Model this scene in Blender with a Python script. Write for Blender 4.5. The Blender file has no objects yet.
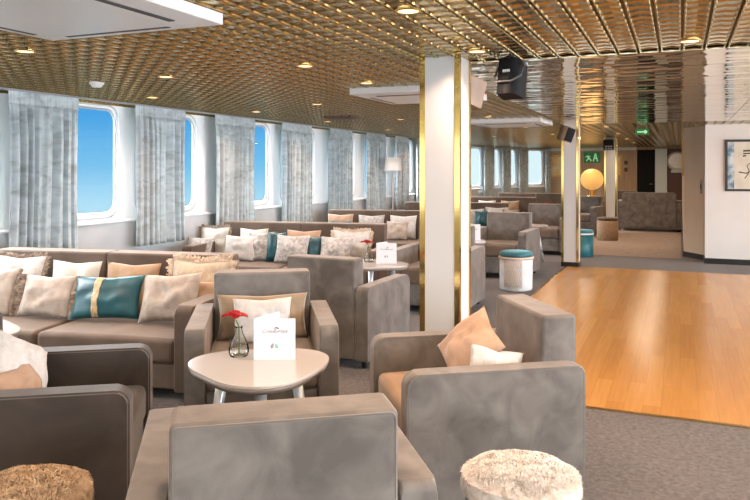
import bpy, bmesh, math, random
from mathutils import Vector, Matrix, noise
PI = math.pi
R = math.radians
random.seed(7)
C = bpy.context.scene.collection
H_EYE, CEIL, FPX = 1.45, 2.155, 720.0
YAW = math.atan(305 / FPX)
CS, SN = math.cos(YAW), math.sin(YAW)


def x_at(u, Y):
    """world X of the sight line through photo column u at depth plane Y"""
    t = (u - 375) / FPX
    return Y * (t * CS - SN) / (CS + t * SN)


# ------------------------------------------------------------------ materials
def nm(name):
    m = bpy.data.materials.new(name)
    m.use_nodes = True
    nt = m.node_tree
    return m, nt, nt.nodes['Principled BSDF']


def N(nt, t, **kw):
    n = nt.nodes.new(t)
    for k, v in kw.items():
        if k in n.inputs:
            n.inputs[k].default_value = v
        else:
            setattr(n, k, v)
    return n


def plain(name, col, rough=0.6, metal=0.0, **kw):
    m, nt, b = nm(name)
    b.inputs['Base Color'].default_value = (*col, 1)
    b.inputs['Roughness'].default_value = rough
    b.inputs['Metallic'].default_value = metal
    for k, v in kw.items():
        b.inputs[k.replace('_', ' ')].default_value = v
    return m


def noisy(name, c1, c2, scale=6, rough=0.8, detail=4, bump=0.0, bscale=80, sheen=0.0, metal=0.0, stretch=(1, 1, 1), lo=.35, hi=.65, sheen_tint=None, bdist=.01):
    m, nt, b = nm(name)
    L = nt.links
    tc = N(nt, 'ShaderNodeTexCoord')
    mp = N(nt, 'ShaderNodeMapping')
    mp.inputs['Scale'].default_value = stretch
    L.new(tc.outputs['Object'], mp.inputs[0])
    n1 = N(nt, 'ShaderNodeTexNoise', Scale=scale, Detail=detail, Distortion=.6 if sheen else 0)
    L.new(mp.outputs[0], n1.inputs['Vector'])
    r = N(nt, 'ShaderNodeValToRGB')
    r.color_ramp.elements[0].position = lo
    r.color_ramp.elements[1].position = hi
    r.color_ramp.elements[0].color = (*c1, 1)
    r.color_ramp.elements[1].color = (*c2, 1)
    L.new(n1.outputs[0], r.inputs[0])
    L.new(r.outputs[0], b.inputs['Base Color'])
    b.inputs['Roughness'].default_value = rough
    b.inputs['Metallic'].default_value = metal
    if sheen:
        b.inputs['Sheen Weight'].default_value = sheen
        b.inputs['Sheen Roughness'].default_value = .35
        if sheen_tint:
            b.inputs['Sheen Tint'].default_value = (*sheen_tint, 1)
    if bump:
        n2 = N(nt, 'ShaderNodeTexNoise', Scale=bscale, Detail=3)
        L.new(mp.outputs[0], n2.inputs['Vector'])
        bp = N(nt, 'ShaderNodeBump', Strength=bump, Distance=bdist)
        L.new(n2.outputs[0], bp.inputs['Height'])
        L.new(bp.outputs[0], b.inputs['Normal'])
    return m


def gold_ceiling_mat():
    m, nt, b = nm('embossed_gold_metal')
    L = nt.links
    geo = N(nt, 'ShaderNodeNewGeometry')
    sp = N(nt, 'ShaderNodeSeparateXYZ')
    L.new(geo.outputs['Position'], sp.inputs[0])

    def M(op, a, bb=None):
        n = N(nt, 'ShaderNodeMath', operation=op)
        for i, v in enumerate((a, bb)):
            if v is None:
                continue
            if isinstance(v, (int, float)):
                n.inputs[i].default_value = v
            else:
                L.new(v, n.inputs[i])
        return n.outputs[0]
    fy = M('FRACT', M('DIVIDE', sp.outputs['Y'], .118))
    py = M('POWER', M('MULTIPLY', M('MULTIPLY', fy, M('SUBTRACT', 1.0, fy)), 4.0), .55)
    mp = N(nt, 'ShaderNodeMapping')
    mp.inputs['Scale'].default_value = (5, 5, 1)
    L.new(geo.outputs['Position'], mp.inputs[0])
    nz = N(nt, 'ShaderNodeTexNoise', Scale=1.6, Detail=2)
    L.new(mp.outputs[0], nz.inputs['Vector'])
    hgt = M('ADD', py, M('MULTIPLY', nz.outputs[0], .35))
    bp = N(nt, 'ShaderNodeBump', Strength=.75, Distance=.016)
    L.new(hgt, bp.inputs['Height'])
    L.new(bp.outputs[0], b.inputs['Normal'])
    b.inputs['Base Color'].default_value = (.44, .375, .18, 1)
    b.inputs['Metallic'].default_value = 1
    b.inputs['Roughness'].default_value = .19
    return m


def mirror_mat():
    m, nt, b = nm('wavy_mirror_metal')
    L = nt.links
    geo = N(nt, 'ShaderNodeNewGeometry')
    mp = N(nt, 'ShaderNodeMapping')
    mp.inputs['Scale'].default_value = (1.3, 4.5, 1)
    L.new(geo.outputs['Position'], mp.inputs[0])
    nz = N(nt, 'ShaderNodeTexNoise', Scale=1.3, Detail=1.5)
    L.new(mp.outputs[0], nz.inputs['Vector'])
    bp = N(nt, 'ShaderNodeBump', Strength=.55, Distance=.03)
    L.new(nz.outputs[0], bp.inputs['Height'])
    L.new(bp.outputs[0], b.inputs['Normal'])
    b.inputs['Base Color'].default_value = (.86, .77, .60, 1)
    b.inputs['Metallic'].default_value = 1
    b.inputs['Roughness'].default_value = .05
    return m


def wood_floor_mat():
    m, nt, b = nm('orange_parquet')
    L = nt.links
    geo = N(nt, 'ShaderNodeNewGeometry')
    sp = N(nt, 'ShaderNodeSeparateXYZ')
    L.new(geo.outputs['Position'], sp.inputs[0])
    cm = N(nt, 'ShaderNodeCombineXYZ')
    L.new(sp.outputs['Y'], cm.inputs['X'])
    L.new(sp.outputs['X'], cm.inputs['Y'])
    br = N(nt, 'ShaderNodeTexBrick', Scale=1.0)
    br.offset = .37
    br.inputs['Brick Width'].default_value = 1.3
    br.inputs['Row Height'].default_value = .105
    br.inputs['Mortar Size'].default_value = .0012
    br.inputs['Color1'].default_value = (.45, .205, .052, 1)
    br.inputs['Color2'].default_value = (.54, .262, .075, 1)
    br.inputs['Mortar'].default_value = (.40, .175, .042, 1)
    L.new(cm.outputs[0], br.inputs['Vector'])
    mp = N(nt, 'ShaderNodeMapping')
    mp.inputs['Scale'].default_value = (22, 1.1, 1)
    L.new(geo.outputs['Position'], mp.inputs[0])
    nz = N(nt, 'ShaderNodeTexNoise', Scale=2, Detail=5)
    L.new(mp.outputs[0], nz.inputs['Vector'])
    mx = N(nt, 'ShaderNodeMix', data_type='RGBA', blend_type='OVERLAY')
    mx.inputs[0].default_value = .18
    L.new(br.outputs[0], mx.inputs[6])
    L.new(nz.outputs[0], mx.inputs[7])
    L.new(mx.outputs[2], b.inputs['Base Color'])
    b.inputs['Roughness'].default_value = .22
    b.inputs['Coat Weight'].default_value = .0
    b.inputs['Specular IOR Level'].default_value = .38
    b.inputs['Coat Roughness'].default_value = .12
    return m


def curtain_mat():
    m, nt, b = nm('watercolour_drape')
    L = nt.links
    tc = N(nt, 'ShaderNodeTexCoord')
    mp = N(nt, 'ShaderNodeMapping')
    mp.inputs['Scale'].default_value = (2, 3.5, 7)
    L.new(tc.outputs['Object'], mp.inputs[0])
    nz = N(nt, 'ShaderNodeTexNoise', Scale=1.3, Detail=6, Distortion=1.2)
    L.new(mp.outputs[0], nz.inputs['Vector'])
    r = N(nt, 'ShaderNodeValToRGB')
    e = r.color_ramp.elements
    e[0].position, e[0].color = .28, (.34, .375, .38, 1)
    e[1].position, e[1].color = .66, (.61, .67, .69, 1)
    k = e.new(.46)
    k.color = (.49, .545, .56, 1)
    L.new(nz.outputs[0], r.inputs[0])
    L.new(r.outputs[0], b.inputs['Base Color'])
    b.inputs['Roughness'].default_value = .75
    b.inputs['Sheen Weight'].default_value = .15
    tr = N(nt, 'ShaderNodeBsdfTranslucent')
    L.new(r.outputs[0], tr.inputs[0])
    mx = N(nt, 'ShaderNodeMixShader')
    mx.inputs[0].default_value = .16
    L.new(b.outputs[0], mx.inputs[1])
    L.new(tr.outputs[0], mx.inputs[2])
    L.new(mx.outputs[0], nt.nodes['Material Output'].inputs[0])
    return m


def glass_pane_mat(fresnel=False):
    m, nt, b = nm('window_glass')
    L = nt.links
    nt.nodes.remove(b)
    tr = N(nt, 'ShaderNodeBsdfTransparent')
    tr.inputs[0].default_value = (.97, .985, .985, 1)
    gl = N(nt, 'ShaderNodeBsdfGlossy', Roughness=.02)
    fr = N(nt, 'ShaderNodeFresnel', IOR=1.12)
    mx = N(nt, 'ShaderNodeMixShader')
    mx.inputs[0].default_value = .03
    if fresnel:
        L.new(fr.outputs[0], mx.inputs[0])
    L.new(tr.outputs[0], mx.inputs[1])
    L.new(gl.outputs[0], mx.inputs[2])
    L.new(mx.outputs[0], nt.nodes['Material Output'].inputs[0])
    return m


def emit(name, col, s):
    m, nt, b = nm(name)
    b.inputs['Base Color'].default_value = (*col, 1)
    b.inputs['Emission Color'].default_value = (*col, 1)
    b.inputs['Emission Strength'].default_value = s
    return m


VELVET = noisy('taupe_velvet', (.082, .071, .061), (.192, .171, .152), 6.5, .72, 8, .12, 260, .38, lo=.3, hi=.7, sheen_tint=(1, .78, .66))
VELVET_SEAT = noisy('brown_velvet', (.11, .074, .050), (.155, .108, .077), 5, .75, 4, .1, 260, .4, sheen_tint=(1, .92, .85))
CAMEL = noisy('camel_velvet', (.27, .155, .07), (.35, .21, .11), 5, .75, 4, .1, 260, .35)
BROWN_SHADED = noisy('shaded_brown_velvet', (.026, .017, .012), (.060, .042, .032), 3.5, .75, 4, .1, 260, .35)  # brown velvet, base colour lowered further to stand for shade on the chair
SOFA_V = noisy('mocha_velvet', (.082, .053, .036), (.128, .088, .064), 3.5, .75, 4, .1, 260, .4, sheen_tint=(1, .80, .68))
BROWN_V = noisy('dark_brown_velvet', (.06, .04, .032), (.10, .07, .055), 5, .75, 4, .1, 260, .35)
PIPE = plain('piping_velvet', (.12, .098, .08), .75, Sheen_Weight=.4)
FOOT = plain('black_foot', (.015, .015, .015), .4)
CARPET = noisy('grey_brown_carpet', (.075, .062, .055), (.165, .142, .128), 40, .95, 6, .6, 320, .1, lo=.3, hi=.72)
CARPET_B = noisy('brown_carpet', (.20, .135, .088), (.27, .19, .128), 9, .9, 5, .4, 300, .1)
WOODF = wood_floor_mat()
GOLDC = gold_ceiling_mat()
MIRR = mirror_mat()
GROOVE = plain('dark_groove', (.16, .115, .045), .5, .6)
GOLD = plain('polished_gold', (.58, .40, .13), .10, 1)
BRASS = plain('brass_trim', (.72, .52, .22), .25, 1)
WHITEW = noisy('white_wall_paint', (.76, .735, .70), (.80, .775, .745), 2, .55, 3)
WHITEP = plain('pillar_white', (.62, .605, .585), .35)
WINW = plain('window_white', (.90, .91, .91), .45)
DADO = noisy('grey_dado', (.46, .475, .48), (.52, .53, .535), 3, .6, 3)
METAL = plain('frame_alu', (.62, .64, .66), .35, .85)
BEIGE = noisy('beige_panel', (.55, .43, .31), (.60, .48, .355), 3, .5, 3, stretch=(1, 1, .3))
TANW = noisy('tan_wood_wall', (.36, .235, .13), (.44, .30, .175), 3, .5, 4, stretch=(6, 6, .6))
CHOC = plain('chocolate_wall', (.11, .05, .035), .5)
BLACK = plain('black_plastic', (.012, .012, .013), .38)
BLACKM = plain('black_matt', (.008, .008, .009), .7, Specular_IOR_Level=.15)
BLACKB = plain('black_baseboard', (.014, .012, .011), .35)
GREYPL = plain('grey_plastic', (.25, .26, .27), .4)
ACW = plain('ac_white', (.74, .74, .73), .3)
SLOT = plain('ac_slot', (.05, .05, .05), .6)
CURT = curtain_mat()
GLASS = glass_pane_mat()
TABLEW = plain('table_white', (.54, .495, .465), .22, Coat_Weight=.3)
TABLER = plain('table_rim', (.22, .18, .155), .4)
LEGW = plain('table_leg_silver', (.66, .67, .67), .28, .35)
PAPER = plain('white_card', (.74, .74, .78), .55)
PRINTG = plain('print_grey', (.035, .04, .055), .6)
PRINTT = plain('print_teal', (.25, .55, .55), .6)
PRINTP = plain('print_mauve', (.40, .32, .38), .6)
VASE = glass_pane_mat(True)
VASE.name = 'thin_vase_glass'
VASE.node_tree.nodes['Fresnel'].inputs[0].default_value = 1.15
RED = plain('red_petal', (.42, .004, .010), .45)
YEL = plain('yellow_spadix', (.85, .55, .08), .5)
GREEN = plain('stem_green', (.06, .16, .04), .5)
C_WHITE = noisy('cushion_white', (0.504, 0.479, 0.454), (0.605, 0.580, 0.559), 30, .85, 3, .25, 150, .2)
C_CREAM = noisy('cushion_cream', (0.437, 0.344, 0.252), (0.521, 0.428, 0.323), 20, .85, 3, .25, 150, .25)
C_BEIGE = noisy('cushion_beige', (0.336, 0.281, 0.239), (0.454, 0.391, 0.340), 14, .85, 4, .25, 120, .25)
C_TAN = noisy('cushion_tan', (0.302, 0.189, 0.109), (0.370, 0.244, 0.147), 9, .8, 3, .2, 150, .3)
C_OLIVE = noisy('cushion_olive_tan', (.24, .175, .11), (.32, .24, .16), 9, .8, 3, .2, 150, .3)
C_PEACH = noisy('cushion_peach', (0.386, 0.244, 0.160), (0.454, 0.298, 0.206), 9, .8, 3, .2, 150, .3)
C_PALE = noisy('cushion_pale', (0.470, 0.445, 0.395), (0.554, 0.529, 0.479), 18, .85, 3, .2, 150, .2)
C_GREYP = noisy('cushion_grey_pattern', (0.302, 0.286, 0.273), (0.554, 0.521, 0.496), 26, .85, 4, .2, 120, .2)
C_TEAL = noisy('cushion_teal', (.002, .040, .056), (.006, .088, .108), 4, .45, 3, .2, 150, .5, sheen_tint=(.2, .6, .7))
C_DTEAL = noisy('cushion_dark_teal', (.01, .05, .07), (.02, .09, .11), 4, .55, 3, .2, 150, .4)
C_GOLD = noisy('trim_gold', (.42, .28, .14), (.62, .45, .26), 60, .6, 3, .4, 200)
C_FRB = noisy('fringe_brown', (.17, .12, .085), (.34, .26, .20), 40, .9, 3)
C_FRL = noisy('fringe_light', (.52, .40, .29), (.66, .53, .41), 40, .9, 3)
FURW = noisy('white_fur', (.50, .43, .375), (.76, .73, .70), 32, .9, 8, 0, sheen=.2, lo=.32, hi=.54)
FURT = noisy('tan_fur', (.36, .235, .135), (.60, .44, .29), 26, .9, 8, 0, sheen=.2)
DRUMB = noisy('dark_bronze_drum', (.045, .028, .018), (.09, .06, .038), 8, .55, 3)
DRUMW = noisy('white_rope_drum', (.62, .63, .62), (.76, .77, .76), 6, .6, 3, .3, 60)
TEALV = noisy('teal_velvet', (.012, .11, .135), (.03, .17, .20), 5, .6, 3, .1, 200, .5, sheen_tint=(.5, .9, 1))
TEALS = noisy('teal_leather', (.006, .10, .125), (.012, .14, .165), 5, .45, 3)
ROPE = noisy('beige_rope', (.55, .42, .33), (.68, .56, .46), 60, .8, 3, .4, 90)
WOODB = noisy('brown_wicker', (.25, .155, .085), (.36, .24, .14), 14, .6, 4, .4, 60, stretch=(1, 1, 4))
TANBOX = noisy('tan_speaker_wood', (.24, .14, .075), (.29, .18, .105), 5, .45, 3)
FRAMEB = plain('black_frame', (.02, .018, .017), .3)
FRAMEG = plain('gold_frame', (.55, .33, .10), .35, .6)
MAT_ART = noisy('cream_art_paper', (.62, .57, .47), (.74, .69, .59), 4, .7, 4)
ART_INK = plain('sepia_ink', (.13, .09, .065), .7)
ART_BLUE = noisy('blue_grey_art', (.10, .20, .30), (.62, .68, .68), 7, .6, 4, lo=.4, hi=.6)
ART_YEL = noisy('ochre_art', (.72, .45, .10), (.75, .66, .48), 5, .6, 3)
SIGNG = emit('green_sign', (.012, .16, .035), .2)
SIGNW = emit('sign_white', (.40, .75, .45), .35)
LENS = emit('lamp_lens', (1, .74, .38), 2.2)
GLOBE = emit('amber_globe', (.95, .50, .15), .55)
SHADE = emit('white_shade', (.80, .74, .70), .10)
COLW = plain('pale_column', (.62, .68, .66), .4)


# ------------------------------------------------------------------ mesh helpers
def obj(name, bm, mat, parent=None, smooth=True, wn=False, mats=None):
    me = bpy.data.meshes.new(name)
    bmesh.ops.recalc_face_normals(bm, faces=bm.faces[:])
    bm.to_mesh(me)
    bm.free()
    for mm in (mats or [mat]):
        me.materials.append(mm)
    if smooth:
        for p in me.polygons:
            p.use_smooth = True
    o = bpy.data.objects.new(name, me)
    C.objects.link(o)
    if parent is not None:
        o.parent = parent
    if wn:
        w = o.modifiers.new('wn', 'WEIGHTED_NORMAL')
        w.keep_sharp = False
        w.weight = 100
    return o


def tag(o, label, cat, group=None, kind=None):
    o['label'] = label
    o['category'] = cat
    if group:
        o['group'] = group
    if kind:
        o['kind'] = kind
    return o


def thing(name, label, cat, loc=(0, 0, 0), rz=0, group=None, scale=1):
    o = bpy.data.objects.new(name, None)
    C.objects.link(o)
    o.empty_display_size = .1
    o.location = loc
    o.rotation_euler = (0, 0, rz)
    o.scale = (scale,) * 3
    return tag(o, label, cat, group)


def struct(name, bm, mat, parent=None, smooth=False, mats=None):
    o = obj(name, bm, mat, parent, smooth, mats=mats)
    o['kind'] = 'structure'
    return o


def dup(root, loc, rz, label, group=None, scale=None):
    def cp(o, par):
        c = o.copy()
        C.objects.link(c)
        if par is not None:
            c.parent = par
        for ch in o.children:
            cp(ch, c)
        return c
    r = cp(root, None)
    r.location = loc
    r.rotation_euler = (0, 0, rz)
    if scale:
        r.scale = (scale,) * 3
    r['label'] = label
    if group:
        r['group'] = group
    return r


def box(bm, x0, x1, y0, y1, z0, z1, bev=0, seg=3, M=None, mi=0):
    r = bmesh.ops.create_cube(bm, size=1)
    vs = r['verts']
    for v in vs:
        v.co = Vector(((x0 + x1) / 2 + v.co.x * (x1 - x0), (y0 + y1) / 2 + v.co.y * (y1 - y0), (z0 + z1) / 2 + v.co.z * (z1 - z0)))
    fs = list({f for v in vs for f in v.link_faces})
    if bev:
        es = list({e for v in vs for e in v.link_edges})
        rr = bmesh.ops.bevel(bm, geom=es, offset=bev, segments=seg, affect='EDGES', profile=.5)
        fs = list(set(rr['faces']) | {f for f in fs if f.is_valid})
    for f in fs:
        f.material_index = mi
    if M is not None:
        vv = list({v for f in fs for v in f.verts})
        bmesh.ops.transform(bm, matrix=M, verts=vv)
    return fs


def prism(bm, pts, x0, x1, bev=0, seg=2, axis='x'):
    """pts is a closed outline; extruded along an axis"""
    def P(a, b, t):
        return {'x': (t, a, b), 'y': (a, t, b), 'z': (a, b, t)}[axis]
    v0 = [bm.verts.new(P(a, b, x0)) for a, b in pts]
    v1 = [bm.verts.new(P(a, b, x1)) for a, b in pts]
    f0 = bm.faces.new(v0)
    f1 = bm.faces.new(v1[::-1])
    n = len(pts)
    for i in range(n):
        bm.faces.new((v0[i], v1[i], v1[(i + 1) % n], v0[(i + 1) % n]))
    if bev:
        es = list(f0.edges) + list(f1.edges)
        bmesh.ops.bevel(bm, geom=es, offset=bev, segments=seg, affect='EDGES', profile=.5)


def rounded(pts_r, n=6):
    """outline with per-corner radii [(x,y,r)...]"""
    out = []
    m = len(pts_r)
    for i in range(m):
        p = Vector(pts_r[i][:2])
        a = Vector(pts_r[i - 1][:2])
        b = Vector(pts_r[(i + 1) % m][:2])
        r = pts_r[i][2]
        if r <= 0:
            out.append(tuple(p))
            continue
        da, db = (a - p).normalized(), (b - p).normalized()
        ang = da.angle(db)
        t = r / math.tan(ang / 2)
        c = p + (da + db).normalized() * (r / math.sin(ang / 2))
        s, e = p + da * t - c, p + db * t - c
        a0 = math.atan2(s.y, s.x)
        a1 = math.atan2(e.y, e.x)
        while a1 - a0 > PI:
            a1 -= 2 * PI
        while a1 - a0 < -PI:
            a1 += 2 * PI
        for k in range(n + 1):
            q = a0 + (a1 - a0) * k / n
            out.append((c.x + r * math.cos(q), c.y + r * math.sin(q)))
    return out


def rrect(x0, x1, z0, z1, r, n=6):
    return rounded([(x0, z0, r), (x1, z0, r), (x1, z1, r), (x0, z1, r)], n)


def tube(bm, pts, r, closed=False, n=8):
    pts = [Vector(p) for p in pts]
    m = len(pts)
    rr = r if isinstance(r, (list, tuple)) else [r] * m
    rings = []
    ref = None
    for i in range(m):
        if closed:
            t = (pts[(i + 1) % m] - pts[i - 1]).normalized()
        else:
            t = (pts[min(i + 1, m - 1)] - pts[max(i - 1, 0)]).normalized()
        if ref is None:
            ref = t.orthogonal().normalized()
        ref = (ref - t * ref.dot(t)).normalized()
        bi = t.cross(ref)
        rings.append([bm.verts.new(pts[i] + (ref * math.cos(2 * PI * k / n) + bi * math.sin(2 * PI * k / n)) * rr[i]) for k in range(n)])
    for i in range(m if closed else m - 1):
        A, B = rings[i], rings[(i + 1) % m]
        for k in range(n):
            bm.faces.new((A[k], A[(k + 1) % n], B[(k + 1) % n], B[k]))
    if not closed:
        bm.faces.new(rings[0][::-1])
        bm.faces.new(rings[-1])


def lathe(bm, prof, n=32, cx=0, cy=0):
    """prof [(r,z)...]"""
    rings = []
    for r, z in prof:
        if r < 1e-5:
            rings.append([bm.verts.new((cx, cy, z))])
        else:
            rings.append([bm.verts.new((cx + r * math.cos(2 * PI * k / n), cy + r * math.sin(2 * PI * k / n), z)) for k in range(n)])
    for A, B in zip(rings, rings[1:]):
        for k in range(n):
            if len(A) == 1 and len(B) == 1:
                continue
            if len(A) == 1:
                bm.faces.new((A[0], B[(k + 1) % n], B[k]))
            elif len(B) == 1:
                bm.faces.new((A[k], A[(k + 1) % n], B[0]))
            else:
                bm.faces.new((A[k], A[(k + 1) % n], B[(k + 1) % n], B[k]))


def B():
    return bmesh.new()


# ------------------------------------------------------------------ setting
XW = -5.45


def wx(Y):
    return XW if Y <= 19 else XW + .0656 * (Y - 19) ** 2


Y0, Y1, XR = -4.0, 23.7, 5.45
bm = B()
box(bm, -5.7, XR + .15, Y0 - .15, Y1 + .15, -.12, 0)
struct('floor', bm, CARPET)
bm = B()
box(bm, -1.56, 4.6, 4.56, 11.12, 0, .006)
struct('dance_floor', bm, WOODF)
bm = B()
box(bm, -1.575, 4.6, 4.535, 4.56, 0, .008)
box(bm, -1.575, -1.56, 4.56, 11.12, 0, .008)
struct('trim_1', bm, BRASS)
bm = B()
box(bm, -1.75, .02, 12.75, Y1, 0, .004)
struct('carpet_brown', bm, CARPET_B)

# ceiling of narrow embossed strips with dark grooves
bm = B()
S = .1174
prof = []
x = XW - .2
k0 = math.floor((XW - .2) / S)
xs = []
for k in range(k0, int(XR / S) + 2):
    b0 = k * S + .014
    xs += [(b0, 0, 1), (b0 + .004, -.007, 0), (b0 + .009, -.007, 0), (b0 + .013, 0, 0), (b0 + .058, .004, 0), (b0 + .098, 0, 0), (b0 + .102, -.007, 0), (b0 + .106, -.002, 0), (b0 + .1065, .008, 1), (b0 + S - .001, .008, 1)]
v0 = [bm.verts.new((a, Y0 - .1, CEIL + z)) for a, z, m in xs]
v1 = [bm.verts.new((a, Y1 + .1, CEIL + z)) for a, z, m in xs]
for i in range(len(xs) - 1):
    f = bm.faces.new((v0[i], v0[i + 1], v1[i + 1], v1[i]))
    f.material_index = 1 if (xs[i][2] and xs[i + 1][2]) else 0
struct('ceiling', bm, GOLDC, mats=[GOLDC, GROOVE])
# polished mirror panels over the dance floor
bm = B()
y = 4.52
while y < 11.15:
    y2 = min(y + .66, 11.2)
    for xa, xb in ((-1.56, .62), (.624, 2.8), (2.804, 4.6)):
        box(bm, xa, xb, y, y2 - .006, CEIL - .016, CEIL - .006)
    y += .66
struct('mirror_ceiling', bm, MIRR)

# window wall
WINS = [2.50, 3.95, 5.40, 6.72, 8.42, 9.80, 11.38, 12.92, 14.45, 15.95, 17.45, 18.9, 20.05, 21.2, 22.08, 23.12]
HALF = {20.05: .36, 21.2: .30, 22.08: .27, 23.12: .42}
WW, WZ0, WZ1 = .50, .99, 2.085
bounds = [Y0] + [(a + HALF.get(a, .5) + b - HALF.get(b, .5)) / 2 for a, b in zip(WINS, WINS[1:])] + [Y1]


def bay(bm, ya, yb, yc):
    WW = HALF.get(yc, .50)
    hole = rrect(yc - WW, yc + WW, WZ0, WZ1, .13, 6)
    outer = [(ya, 0), (yb, 0), (yb, CEIL + .03), (ya, CEIL + .03)]

    def P(y, z, d=0):
        return (wx(y) - d, y, z)
    vo = [bm.verts.new(P(*p)) for p in outer]
    vh = [bm.verts.new(P(*p)) for p in hole]
    es = [bm.edges.new((vo[i], vo[(i + 1) % 4])) for i in range(4)]
    es += [bm.edges.new((vh[i], vh[(i + 1) % len(vh)])) for i in range(len(vh))]
    bmesh.ops.triangle_fill(bm, use_beauty=True, use_dissolve=False, edges=es)
    vb = [bm.verts.new(P(y, z, .035)) for y, z in hole]
    n = len(vh)
    for i in range(n):
        bm.faces.new((vh[i], vh[(i + 1) % n], vb[(i + 1) % n], vb[i]))
    # outer skin
    vo2 = [bm.verts.new(P(y, z, .035)) for y, z in outer]
    es = [bm.edges.new((vo2[i], vo2[(i + 1) % 4])) for i in range(4)]
    es += [e for e in {e for v in vb for e in v.link_edges} if e.verts[0] in vb and e.verts[1] in vb]
    bmesh.ops.triangle_fill(bm, use_beauty=True, use_dissolve=False, edges=es)


bm = B()
for i, yc in enumerate(WINS):
    bay(bm, bounds[i], bounds[i + 1], yc)
struct('wall_left', bm, WINW)
for i, yc in enumerate(WINS):
    w = bpy.data.objects.new('window_%d' % (i + 1), None)
    C.objects.link(w)
    w.empty_display_size = .1
    w['kind'] = 'structure'
    WW = HALF.get(yc, .50)
    bm = B()
    ring = rrect(yc - WW + .012, yc + WW - .012, WZ0 + .012, WZ1 - .012, .12, 6)
    tube(bm, [(wx(y) - .018, y, z) for y, z in ring], .011, True, 8)
    ring2 = rrect(yc - WW - .03, yc + WW + .03, WZ0 - .03, WZ1 + .03, .15, 6)
    tube(bm, [(wx(y) + .004, y, z) for y, z in ring2], .010, True, 6)
    obj('window_frame', bm, METAL, w)
    bm = B()
    for q in range(10):
        p = ring2[int(q * len(ring2) / 10)]
        lathe(bm, [(0, .006), (.006, .005), (.008, 0)], 8)
        bm.verts.ensure_lookup_table()
        vs = bm.verts[-17:]
        bmesh.ops.transform(bm, matrix=Matrix.Translation((wx(p[0]) + .012, p[0], p[1])) @ Matrix.Rotation(PI / 2, 4, 'Y'), verts=vs)
    obj('frame_bolts', bm, METAL, w)
    bm = B()
    vs = [bm.verts.new((wx(y) - .018, y, z)) for y, z in ring]
    bm.faces.new(vs)
    obj('pane', bm, GLASS, w, False)
# dado panel and sill under the windows
bm = B()
ys = [Y0] + [Y0 + .25 * k for k in range(1, int((Y1 - Y0) / .25) + 1)] + [Y1]


def along(bm, prof_, ys_):
    rows = [[bm.verts.new((wx(y) + a, y, z)) for a, z in prof_] for y in ys_]
    for A, Bq in zip(rows, rows[1:]):
        for i in range(len(prof_) - 1):
            bm.faces.new((A[i], A[i + 1], Bq[i + 1], Bq[i]))


along(bm, [(0, .90), (.05, .90), (.055, 0)], ys)
struct('trim_2', bm, DADO)
bm = B()
along(bm, [(0, .935), (.065, .93), (.075, .915), (.065, .90), (.05, .90)], ys)
struct('trim_3', bm, WINW)
bm = B()
along(bm, [(.0, CEIL - .001), (.0, CEIL - .035), (.02, CEIL - .035), (.02, CEIL - .001)], ys)
struct('trim_4', bm, BRASS)
# other walls
bm = B()
box(bm, -4.1, XR + .1, Y1, Y1 + .12, 0, CEIL + .03)
struct('wall_far', bm, TANW)
bm = B()
box(bm, -5.6, XR + .1, Y0 - .12, Y0, 0, .75)
box(bm, -5.6, XR + .1, Y0 - .12, Y0, 2.05, CEIL + .03)
for k in range(8):  # window gaps behind the camera, added to let fill daylight in
    xx = -5.6 + k * (XR + 5.55) / 7
    box(bm, xx - .15, xx + .15, Y0 - .12, Y0, .75, 2.05)
struct('wall_back', bm, WHITEW)
bm = B()
box(bm, XR, XR + .12, Y0, 12.3, 0, .75)
box(bm, XR, XR + .12, Y0, 12.3, 2.05, CEIL + .03)
for k in range(9):  # unseen side openings, added to send daylight across to the window wall
    yy = Y0 + k * (12.3 - Y0) / 8
    box(bm, XR, XR + .12, max(Y0, yy - .2), min(12.3, yy + .2), .75, 2.05)
struct('wall_right', bm, WHITEW)
bm = B()
pl = [(.36, 12.30), (XR + .1, 12.30), (XR + .1, 12.45), (.52, 12.45), (.52, 12.80), (.36, 12.80)]
prism(bm, pl, 0, CEIL + .02, axis='z')
struct('wall_partition', bm, WHITEW)
bm = B()
prism(bm, [(.355, 12.72), (.50, 12.80), (.50, Y1), (.06, Y1), (.06, 13.18)], 0, CEIL + .02, axis='z')
struct('wall_corridor', bm, BEIGE)
bm = B()
box(bm, .345, XR, 12.275, 12.30, 0, .085)
box(bm, .345, .36, 12.30, 12.72, 0, .085)
struct('baseboard_right', bm, BLACKB)
bm = B()
prism(bm, [(.345, 12.71), (.355, 12.72), (.06, 13.18), (.06, Y1), (.045, Y1), (.045, 13.17)], 0, .085, axis='z')
struct('baseboard_corridor', bm, BLACKB)
bm = B()
box(bm, -4.0, -1.25, Y1 - .02, Y1, CEIL - .09, CEIL)
struct('trim_5', bm, COLW)
# far wall pieces: dark doorway, pale column, chocolate panel
bm = B()
box(bm, -1.22, -.70, Y1 - .05, Y1, 0, 2.07, .005)
d = struct('door_1', bm, BLACKM)
bm = B()
tube(bm, [(-.78, Y1 - .05, 1.02), (-.78, Y1 - .09, 1.02), (-.88, Y1 - .09, 1.02)], .012)
obj('door_handle', bm, BRASS, d)
bm = B()
box(bm, -.70, -.36, Y1 - .12, Y1, 0, 2.10, .008)
struct('trim_6', bm, COLW)
bm = B()
box(bm, -.36, .05, Y1 - .02, Y1, 0, 2.10)
struct('trim_7', bm, CHOC)


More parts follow.
